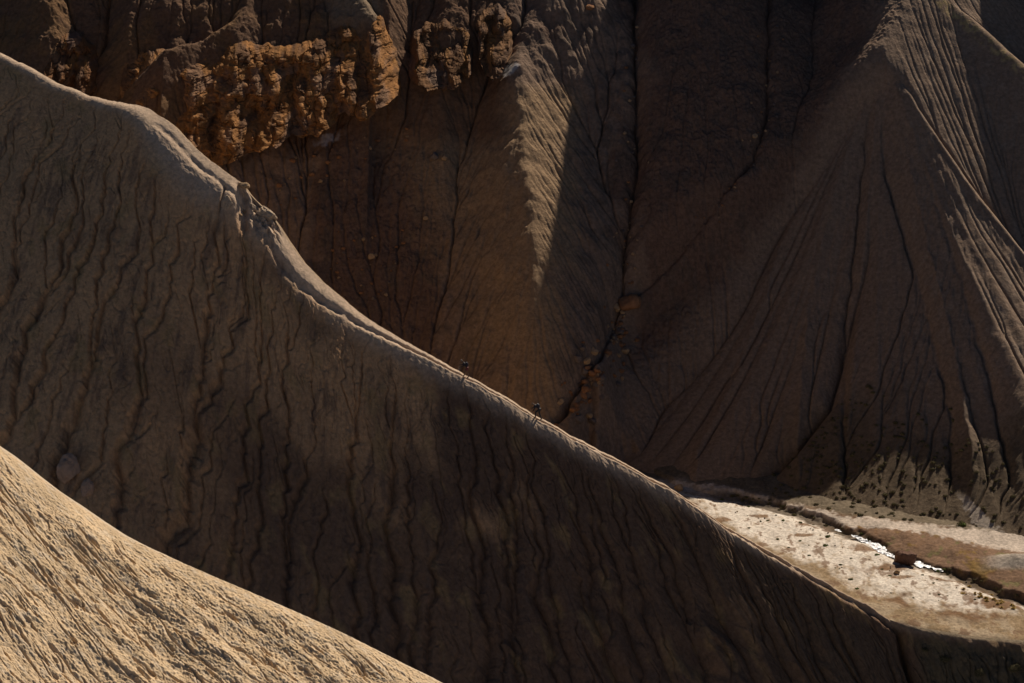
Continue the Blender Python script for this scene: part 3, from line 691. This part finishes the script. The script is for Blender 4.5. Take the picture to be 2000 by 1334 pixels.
crest_rock(481, 2.9, .27, tanm[2], 'lower of two yellow stones in the broken notch of the ridge', .12, (0, 0, 1))
big = rock_mesh('boulder', 61, 5, (.8, .7, 1.1), .3, 6); big.materials.append(earth('grey_clay_rock', [(3, .08, 'n'), (10, .03, 'n')], vcol=False, color=(.38, .26, .19)))
pf = ridge_pt(100, 24)
def ridge_hit(px, py):
    a, b = project(RX, RY, RZ); m = (a - px) ** 2 + (b - py) ** 2; m[:60] = 1e9; i, jj = np.unravel_index(np.argmin(m), m.shape)
    return Vector((float(RX[i, jj]), float(RY[i, jj]), float(RZ[i, jj])))
p = ridge_hit(130, 915); make_rock('boulder', big, None, p + Vector((0, -.3, -.2)), 1.75, (0, .1, 0), 'tall rounded boulder in shade at the left foot of the ridge', 'boulder')
p = ridge_hit(172, 958); make_rock('boulder', big, None, p + Vector((0, -.2, .2)), .95, (0, .3, 1.5), 'squat boulder just right of the tall shaded boulder', 'boulder')
# snow-white ice on the stream
def sheet(name, guide, wid, mat, kind, label, seed):
    P = []
    for (px, py) in guide:
        dx, dy, dz = ray(px, py); y = (FLOOR - .34) / dz * dy; x = dx / dy * y; P.append((x, y))
    P = np.array(P); L = np.r_[0, np.cumsum(np.linalg.norm(np.diff(P, axis=0), axis=1))]
    s = np.linspace(0, L[-1], 160); cx_ = np.interp(s, L, P[:, 0]); cy_ = np.interp(s, L, P[:, 1])
    wv_ = np.interp(s / L[-1], np.linspace(0, 1, len(wid)), wid)
    v = np.linspace(-1, 1, 40); Xs = cx_[None] + 0 * v[:, None]
    wn = wv_ * (1 + .5 * fbm(s / .9, 0 * s, 3, seed)); sf = .35 * fbm(s / 1.1, 0 * s + 4, 3, seed + 2)
    Ys = cy_[None] + sf[None] + wn[None] * v[:, None]
    Zs = FLOOR - .34 - .16 * ss(.25, .6, fbm(Xs / .9, Ys / .35, 3, seed + 6)) + .05 * fbm(Xs / .6, Ys / .5, 3, seed + 4)
    o = grid_mesh(name, Xs, Ys, Zs, None, mat); tag(o, kind=kind, label=label); return o
M_ice = plain('ice', (.8, .82, .86), .4, .2, 3, .4)
sheet('ice', [(1663, 1045), (1690, 1057), (1715, 1070), (1750, 1084), (1790, 1096), (1815, 1101), (1842, 1114)], [.3, .7, 1.2, 1.35, 1.2, 1.5, 1.1, .4], M_ice, 'structure', 'white ice sheet on the stream beside the large boulder', 431)
sheet('ice', [(1630, 1034), (1644, 1039)], [.1, .3, .1], M_ice, 'structure', 'tiny white ice patch upstream of the ice sheet', 435)

# ================================================================== PLANTS
def leaf_mesh(name, seed, n, mats, leaf, squash=.65, spiky=False, hollow=.55):
    rr = random.Random(seed); bm = bmesh.new()
    lobes = [(Vector((rr.uniform(-.45, .45), rr.uniform(-.45, .45), rr.uniform(.1, .5) * squash)), rr.uniform(.45, .7)) for _ in range(6)]
    for i in range(n):
        if spiky:
            a = rr.uniform(0, 6.283); tl = rr.uniform(.1, .75); dirv = Vector((math.cos(a) * tl, math.sin(a) * tl, rr.uniform(.6, 1.1))).normalized()
            b = Vector((rr.gauss(0, .12), rr.gauss(0, .12), 0)); ln = rr.uniform(.6, 1.1); sd_ = dirv.cross(Vector((0, 0, 1))).normalized() * leaf * .35
            t1 = b + dirv * ln * .6; t2 = b + dirv * ln + Vector((dirv.x * .25, dirv.y * .25, -.12))
            vs = [bm.verts.new(q) for q in (b - sd_, b + sd_, t1 + sd_ * .8, t1 - sd_ * .8)]; f = bm.faces.new(vs)
            v5 = bm.verts.new(t2); f2 = bm.faces.new((vs[3], vs[2], v5)); mi = rr.randrange(len(mats)); f.material_index = mi; f2.material_index = mi
        else:
            c, r_ = rr.choice(lobes); d_ = Vector((rr.gauss(0, 1), rr.gauss(0, 1), rr.gauss(0, 1))).normalized()
            p = c + Vector((d_.x, d_.y, d_.z * squash)) * r_ * rr.uniform(hollow, 1.0)
            if p.z < -.05: p.z = rr.uniform(0, .1)
            nrm = (d_ + Vector((rr.gauss(0, .5), rr.gauss(0, .5), rr.gauss(0, .5)))).normalized()
            ta = nrm.orthogonal().normalized(); tb = nrm.cross(ta); l_ = leaf * rr.uniform(.6, 1.3)
            vs = [bm.verts.new(p + ta * l_), bm.verts.new(p + tb * l_ * .6), bm.verts.new(p - ta * l_), bm.verts.new(p - tb * l_ * .6)]
            f = bm.faces.new(vs); f.material_index = rr.randrange(len(mats))
    if not spiky:      # woody core
        ret = bmesh.ops.create_icosphere(bm, subdivisions=2, radius=.5, matrix=Matrix.Diagonal((1.1, 1.1, squash, 1)))
        for v in ret['verts']: v.co.z += .15; v.co += v.co * .3 * mnoise.noise(v.co * 3)
    me = bpy.data.meshes.new(name); bm.to_mesh(me); bm.free()
    for m_ in mats: me.materials.append(m_)
    return me
G1 = plain('shrub_olive', (.135, .115, .05), .9, .2, 8, .05); G2 = plain('shrub_grey', (.20, .165, .10), .9, .2, 8, .05); G3 = plain('shrub_dark', (.07, .06, .035), .9, .2, 8, .05)
GG = plain('cushion_green', (.09, .12, .03), .9, .2, 8, .05); GY = plain('grass_straw', (.52, .37, .13), .9, .2, 8, .05); GY2 = plain('grass_ochre', (.36, .23, .07), .9, .2, 8, .05)
shrubs = [leaf_mesh('shrub', 100 + i, 420, [G1, G2, G3], .13) for i in range(5)]
greens = [leaf_mesh('cushion_plant', 120 + i, 420, [GG, G1], .11, .5) for i in range(3)]
tussocks = [leaf_mesh('grass_tussock', 140 + i, 260, [GY, GY2], .10, spiky=True) for i in range(3)]
bank = [leaf_mesh('shrub', 160 + i, 2600, [G1, G2, G3], .055, .8, hollow=.75) for i in range(2)]
def plant(name, me, p, r_, label, cat, group=None):
    o = bpy.data.objects.new(name, me); COL.objects.link(o); o.location = p - Vector((0, 0, r_ * .1)); o.scale = (r_, r_ * random.uniform(.85, 1.1), r_ * random.uniform(.75, 1.1) * (.65 if name == 'grass_tussock' else 1))
    o.rotation_euler = (0, 0, random.uniform(0, 6.28)); return tag(o, label, cat, group)
cnt = 0; tries = 0; pts_ = []
while cnt < 248 and tries < 9000:
    tries += 1
    px_ = random.uniform(1500, 2000); py_ = random.uniform(745, 1035)
    lo = np.interp(px_, [1500, 1600, 1690, 1760, 1900, 2000], [930, 830, 748, 790, 850, 930]); hi = np.interp(px_, [1450, 1600, 1700, 1850, 2000], [950, 990, 1012, 1020, 1040])
    if py_ < lo or py_ > hi: continue
    if 1868 < px_ < 1990 and abs(px_ - 1885 - .8 * (py_ - 975)) < 16 and py_ > 960: continue
    dn = float(fbm(px_ / 60., py_ / 45., 3, 777)) + (py_ - 900) / 260. + (1800 - px_) / 700.
    if random.random() > .35 + .7 * dn: continue
    if any((px_ - a) ** 2 + (py_ - b) ** 2 < 36 for a, b in pts_): continue
    p = hit(px_, py_)
    if p is None: continue
    pts_.append((px_, py_)); r_ = random.choice([.17, .2, .24, .28, .33])
    plant('shrub', random.choice(shrubs), p, r_ * 1.3, ('small' if r_ < .23 else 'larger') + ' rounded grey olive shrub ' + ('low on' if py_ > 930 else 'higher up on') + ' the ' + ('left' if px_ < 1640 else 'middle' if px_ < 1800 else 'right') + ' part of the lower fan', 'shrub', 'shrubs scattered over the lower fan'); cnt += 1
for (px_, py_) in [(1886, 872), (1880, 880), (1893, 866), (1862, 822), (1858, 800)]:
    p = hit(px_, py_)
    if p: plant('shrub', random.choice(shrubs), p, .4, 'larger dark shrub at the washed out end of the fan gully', 'shrub', 'shrubs at the end of the fan gully')
for i in range(34):
    px_ = random.choice([random.uniform(1400, 1660), random.uniform(1400, 1660), random.uniform(1850, 1990)]); py_ = np.interp(px_, chx, chy) + random.uniform(-7, 7); p = hit(px_, py_)
    if p: plant('shrub', random.choice(shrubs), p, random.choice([.25, .3, .38]), 'dark shrub growing along the cut stream bank', 'shrub', 'shrubs along the stream bank')
for (px_, py_, r_, lb) in [(1684, 1043, .36, 'bright green cushion plant on the bank at the upper end of the ice'), (1713, 1084, .38, 'dark green cushion plant along the near edge of the ice'),
        (1800, 1108, .38, 'green cushion plant right of the large boulder'), (1832, 1116, .42, 'left of two bright green cushion plants at the lower end of the ice'), (1845, 1114, .42, 'right of two bright green cushion plants at the lower end of the ice'),
        (1410, 976, .3, 'pale green cushion plant on the bar near the ridge crest'), (1617, 1049, .42, 'dark oval cushion plant alone on the gravel bar'), (1612, 1066, .4, 'olive oval cushion plant below the dark one on the gravel bar'),
        (1530, 1017, .3, 'small olive cushion plant on the upper gravel bar'), (1662, 1132, .36, 'olive cushion plant group on the lower gravel bar'), (1674, 1150, .34, 'flat olive cushion plant near the ridge foot path'), (1738, 1125, .3, 'brown green cushion plant below the boulder'),
        (1880, 1026, .8, 'wide mossy green bush patch on the pale wash by the trail'), (1478, 983, .3, 'olive tuft at the top of the gravel bar'), (1700, 1056, .34, 'dark green plant on the far bank of the ice'), (1725, 1068, .34, 'dark plant on the far bank above the middle of the ice')]:
    p = hit(px_, py_)
    if p: plant('cushion_plant', random.choice(greens), p, r_, lb, 'plant')
for i in range(46):
    px_ = random.uniform(1400, 1950); py_ = np.interp(px_, chx, chy) + random.uniform(10, 85)
    if py_ > np.interp(px_, [1300, 1500, 1700, 1800, 1950], [940, 1060, 1150, 1185, 1200]): continue
    p = hit(px_, py_)
    if p: plant('cushion_plant', random.choice(greens), p, random.choice([.10, .13, .16, .2, .26]), 'small low olive cushion plant dotted on the pale gravel bar', 'plant', 'small cushion plants on the gravel bar')
for i in range(26):
    px_ = random.uniform(1880, 1985); py_ = 1158 + (px_ - 1895) * .33 + random.gauss(0, 5); p = hit(px_, py_)
    if p: plant('grass_tussock', random.choice(tussocks), p, random.choice([.3, .36, .42]), 'straw yellow grass tussock on the brown patch by the lower stream bank', 'grass tussock', 'yellow grass tussocks by the stream')
for (t_, d_, r_, lb) in [(1830, 2.3, .75, 'leftmost big olive bush on the shaded terrace front'), (1893, 3.2, .8, 'second big olive bush on the shaded terrace front'), (1965, 2.6, .85, 'big olive bush near the right edge on the terrace front'),
        (1985, 4.4, .8, 'lower right corner bush on the terrace front'), (1790, 1.9, .45, 'small bush at the top of the dark gully by the terrace'), (1930, 5.0, .5, 'low bush at the bottom edge on the terrace front'), (1865, 4.9, .5, 'small bush below the big bushes on the terrace front')]:
    plant('shrub', random.choice(bank), ridge_pt(t_, d_) + Vector((0, -.2, -.1)), r_, lb, 'shrub')

# ================================================================== HIKERS
def skin_obj(name, verts, edges, rad, mat, parent, root=0, sub=1):
    me = bpy.data.meshes.new(name); me.from_pydata(verts, edges, []); me.materials.append(mat)
    o = bpy.data.objects.new(name, me); COL.objects.link(o)
    sm = o.modifiers.new('skin', 'SKIN'); sm.use_smooth_shade = True
    for i, r_ in enumerate(rad):
        sv = me.skin_vertices[0].data[i]; sv.radius = r_ if isinstance(r_, tuple) else (r_, r_); sv.use_root = (i == root)
    s = o.modifiers.new('sub', 'SUBSURF'); s.levels = sub; s.render_levels = sub
    dg = bpy.context.evaluated_depsgraph_get(); m2 = bpy.data.meshes.new_from_object(o.evaluated_get(dg)); o.modifiers.clear(); o.data = m2; m2.name = name
    for f in m2.polygons: f.use_smooth = True
    o.parent = parent; return o
M_skin = plain('skin', (.13, .075, .05), .6, .05, 10); M_dark = plain('jacket_cloth', (.028, .026, .034), .8, .1, 30); M_short = plain('shorts_cloth', (.13, .04, .045), .85, .1, 30)
M_trou = plain('trouser_cloth', (.03, .03, .034), .85, .1, 30); M_boot = plain('boot_leather', (.03, .025, .02), .7, .1, 30); M_pack = plain('pack_nylon', (.035, .035, .05), .5, .1, 30)
M_pole = plain('pole_metal', (.45, .45, .47), .3, 0, 30, .6); M_hair = plain('hair', (.03, .02, .015), .7, .1, 30); M_hat = plain('hat_cloth', (.16, .15, .15), .8, .1, 30)
def hiker(base, J, label, short, packscale):
    """base: ground point between the feet; J: joints in metres, -x is the walking direction"""
    e = bpy.data.objects.new('person', None); COL.objects.link(e); e.location = base; tag(e, label, 'person')
    V = {k_: Vector(v) * HS for k_, v in J.items()}
    verts = []; edges = []; rad = []; ix = {}
    def av(k_, p, r_, par=None):
        ix[k_] = len(verts); verts.append(tuple(p)); rad.append(r_)
        if par is not None: edges.append((ix[par], ix[k_]))
    av('hip', V['hip'], .13); sp_ = V['hip'].lerp(V['neck'], .5) + Vector((.03, 0, .03)); av('waist', sp_, .115, 'hip'); av('chest', V['hip'].lerp(V['neck'], .82) + Vector((.02, 0, .03)), .13, 'waist')
    av('neck', V['neck'], .055, 'chest'); hd = (V['head'] - V['neck']); av('h0', V['neck'] + hd * .55, .075, 'neck'); av('head', V['head'], .098, 'h0'); av('top', V['head'] + hd.normalized() * .09, .06, 'head')
    fw = Vector((-1, 0, -.35)).normalized()
    av('nose', V['head'] + fw * .115, .016, 'head')
    for s, sd_ in ((1, 'n'), (-1, 'f')):
        sh = V['neck'] + Vector((.03, -s * .17, -.05)); av('sh' + sd_, sh, .062, 'chest'); av('el' + sd_, V['el' + sd_], .044, 'sh' + sd_); av('wr' + sd_, V['wr' + sd_], .028, 'el' + sd_)
        dr = (V['wr' + sd_] - V['el' + sd_]).normalized(); pm = V['wr' + sd_] + dr * .05; av('pa' + sd_, pm, (.038, .022), 'wr' + sd_)
        for f_ in range(4):
            y_ = (f_ - 1.5) * .021; ln = (.036, .042, .040, .032)[f_]
            a_ = pm + dr * .035 + Vector((0, y_, 0)); av('f%d%s' % (f_, sd_), a_, .0095, 'pa' + sd_); b_ = a_ + dr * ln * .7 + Vector((-.02, 0, -.008)); av('g%d%s' % (f_, sd_), b_, .0085, 'f%d%s' % (f_, sd_))
            av('k%d%s' % (f_, sd_), b_ + Vector((.004, 0, -.028)), .0075, 'g%d%s' % (f_, sd_))
        th = pm + Vector((-.028, -s * .01, .012)); av('t0' + sd_, th, .011, 'pa' + sd_); av('t1' + sd_, th + Vector((-.02, 0, -.02)), .009, 't0' + sd_)
        hp = V['hip'] + Vector((0, -s * .09, -.06)); av('hp' + sd_, hp, .10, 'hip'); av('kn' + sd_, V['kn' + sd_], .092, 'hp' + sd_); av('ca' + sd_, V['kn' + sd_].lerp(V['an' + sd_], .35) + Vector((.015, 0, 0)), .088, 'kn' + sd_)
        av('an' + sd_, V['an' + sd_], .066, 'ca' + sd_); av('to' + sd_, V['an' + sd_] + Vector((-.17, 0, -.05)), .032, 'an' + sd_)
    skin_obj('body', verts, edges, rad, M_skin, e)
    def sub_(name, keys, ed, rr_, mat, lb=None):
        o_ = skin_obj(name, [verts[ix[k_]] for k_ in keys], [(keys.index(a), keys.index(b)) for a, b in ed], rr_, mat, e)
        return o_
    kj = ['hip', 'waist', 'chest', 'neck', 'shn', 'eln', 'wrn', 'shf', 'elf', 'wrf']
    sub_('jacket', kj, [('hip', 'waist'), ('waist', 'chest'), ('chest', 'neck'), ('chest', 'shn'), ('shn', 'eln'), ('eln', 'wrn'), ('chest', 'shf'), ('shf', 'elf'), ('elf', 'wrf')], [.17, .175, .195, .08, .10, .075, .05, .10, .075, .05], M_dark)
    if short:
        vs = [V['hip']]; ed = []; rd = [.15]
        for sd_ in 'nf':
            h_ = Vector(verts[ix['hp' + sd_]]); m_ = h_.lerp(V['kn' + sd_], .75); n0 = len(vs); vs += [h_, m_]; ed += [(0, n0), (n0, n0 + 1)]; rd += [.135, .115]
        skin_obj('shorts', [tuple(v) for v in vs], ed, rd, M_short, e)
    else:
        kt = ['hip', 'hpn', 'knn', 'can', 'ann', 'hpf', 'knf', 'caf', 'anf']
        sub_('trousers', kt, [('hip', 'hpn'), ('hpn', 'knn'), ('knn', 'can'), ('can', 'ann'), ('hip', 'hpf'), ('hpf', 'knf'), ('knf', 'caf'), ('caf', 'anf')], [.17, .135, .10, .09, .07, .135, .10, .09, .07], M_trou)
    for sd_ in 'nf':
        a_ = V['an' + sd_]; skin_obj('boot', [tuple(a_ + Vector((0, 0, .07))), tuple(a_ + Vector((.01, 0, -.03))), tuple(a_ + Vector((-.17, 0, -.055)))], [(0, 1), (1, 2)], [.078, .08, .06], M_boot, e, root=1)
    hn = hd.normalized(); c_ = V['head'] + hn * .03
    skin_obj('hat', [tuple(c_), tuple(c_ + hn * .075), tuple(c_ + Vector((-.15, 0, -.01)))], [(0, 1), (0, 2)], [.112, .07, (.05, .012)], M_hat, e)
    # backpack on the back
    ax = (V['neck'] - V['hip']).normalized(); bk = Vector((0, 1, 0)).cross(ax).normalized()
    if bk.z < 0: bk = -bk
    pb_ = V['hip'] + ax * .12 + bk * .2; pt_ = V['hip'] + ax * .50 + bk * .21
    pk = bpy.data.objects.new('backpack', None); COL.objects.link(pk); pk.location = base + pb_
    tag(pk, 'dark backpack carried by the ' + ('upper' if short else 'lower') + ' hiker', 'backpack')
    q_ = [tuple(v - pb_) for v in (pb_, pb_.lerp(pt_, .5), pt_, pt_ + ax * .08 - bk * .02)]
    skin_obj('pack_bag', q_, [(0, 1), (1, 2), (2, 3)], [(.12 * packscale, .14), (.14 * packscale, .16), (.125 * packscale, .15), (.07, .10)], M_pack, pk)
    for s_ in (-1, 1):
        st = [V['neck'] + bk * .08 + Vector((0, s_ * .1, 0)), V['neck'] + Vector((0, s_ * .12, 0)) + ax * .03 - bk * .1, V['neck'].lerp(V['hip'], .45) - bk * .16 + Vector((0, s_ * .13, 0)), V['neck'].lerp(V['hip'], .7) + Vector((0, s_ * .15, 0)) + bk * .02]
        skin_obj('shoulder_strap', [tuple(v - pb_) for v in st], [(0, 1), (1, 2), (2, 3)], [.018] * 4, M_pack, pk)
    # walking poles held in the hands
    for sd_, nm in (('n', 'near'), ('f', 'far')):
        top = V['wr' + sd_] + (V['wr' + sd_] - V['el' + sd_]).normalized() * .07 + Vector((-.02, 0, .09)); tip = V['tip' + sd_]
        po = bpy.data.objects.new('walking_pole', None); COL.objects.link(po); po.location = base + tip
        tag(po, 'thin walking pole in the %s hand of the %s hiker' % (nm, 'upper' if short else 'lower'), 'walking pole')
        skin_obj('shaft', [(0, 0, 0), tuple((top - tip) * .85)], [(0, 1)], [.008, .011], M_pole, po)
        skin_obj('grip', [tuple((top - tip) * .84), tuple(top - tip)], [(0, 1)], [.016, .02], M_boot, po)
    return e
HS = 1.27
b1 = ridge_pt(908, .66); g1l = ridge_pt(901, .66).z - b1.z; g1r = ridge_pt(914, .66).z - b1.z
hiker(b1, dict(hip=(.08, 0, .93), neck=(-.20, 0, 1.36), head=(-.33, 0, 1.52), eln=(-.26, -.22, 1.12), wrn=(-.45, -.20, 1.04), elf=(-.30, .22, 1.14), wrf=(-.50, .2, 1.10),
      knn=(-.08, -.10, .52 + g1l * .5), ann=(-.18, -.10, .11 + g1l * .7), knf=(.06, .10, .47), anf=(.20, .10, .11 + g1r * .7), tipn=(-.62, -.3, g1l + .0), tipf=(-.75, .25, g1l + .12)),
      'upper hiker in dark jacket and reddish shorts climbing the crest path, bent slightly forward', True, 1.0)
b2 = ridge_pt(1047, .66); g2l = ridge_pt(1040, .66).z - b2.z; g2r = ridge_pt(1053, .66).z - b2.z
hiker(b2, dict(hip=(.12, 0, .95), neck=(-.24, 0, 1.27), head=(-.42, 0, 1.36), eln=(-.30, -.22, 1.02), wrn=(-.40, -.2, .82), elf=(-.34, .22, 1.02), wrf=(-.50, .2, .88),
      knn=(-.20, -.10, .60 + g2l * .5), ann=(-.22, -.10, .11 + g2l * .75), knf=(.12, .10, .50), anf=(.30, .10, .11 + g2r), tipn=(-.55, -.3, g2l + .0), tipf=(-.70, .25, g2l + .1)),
      'lower hiker all in black with bulky pack, stooping deeply as he climbs the crest path', False, 1.35)
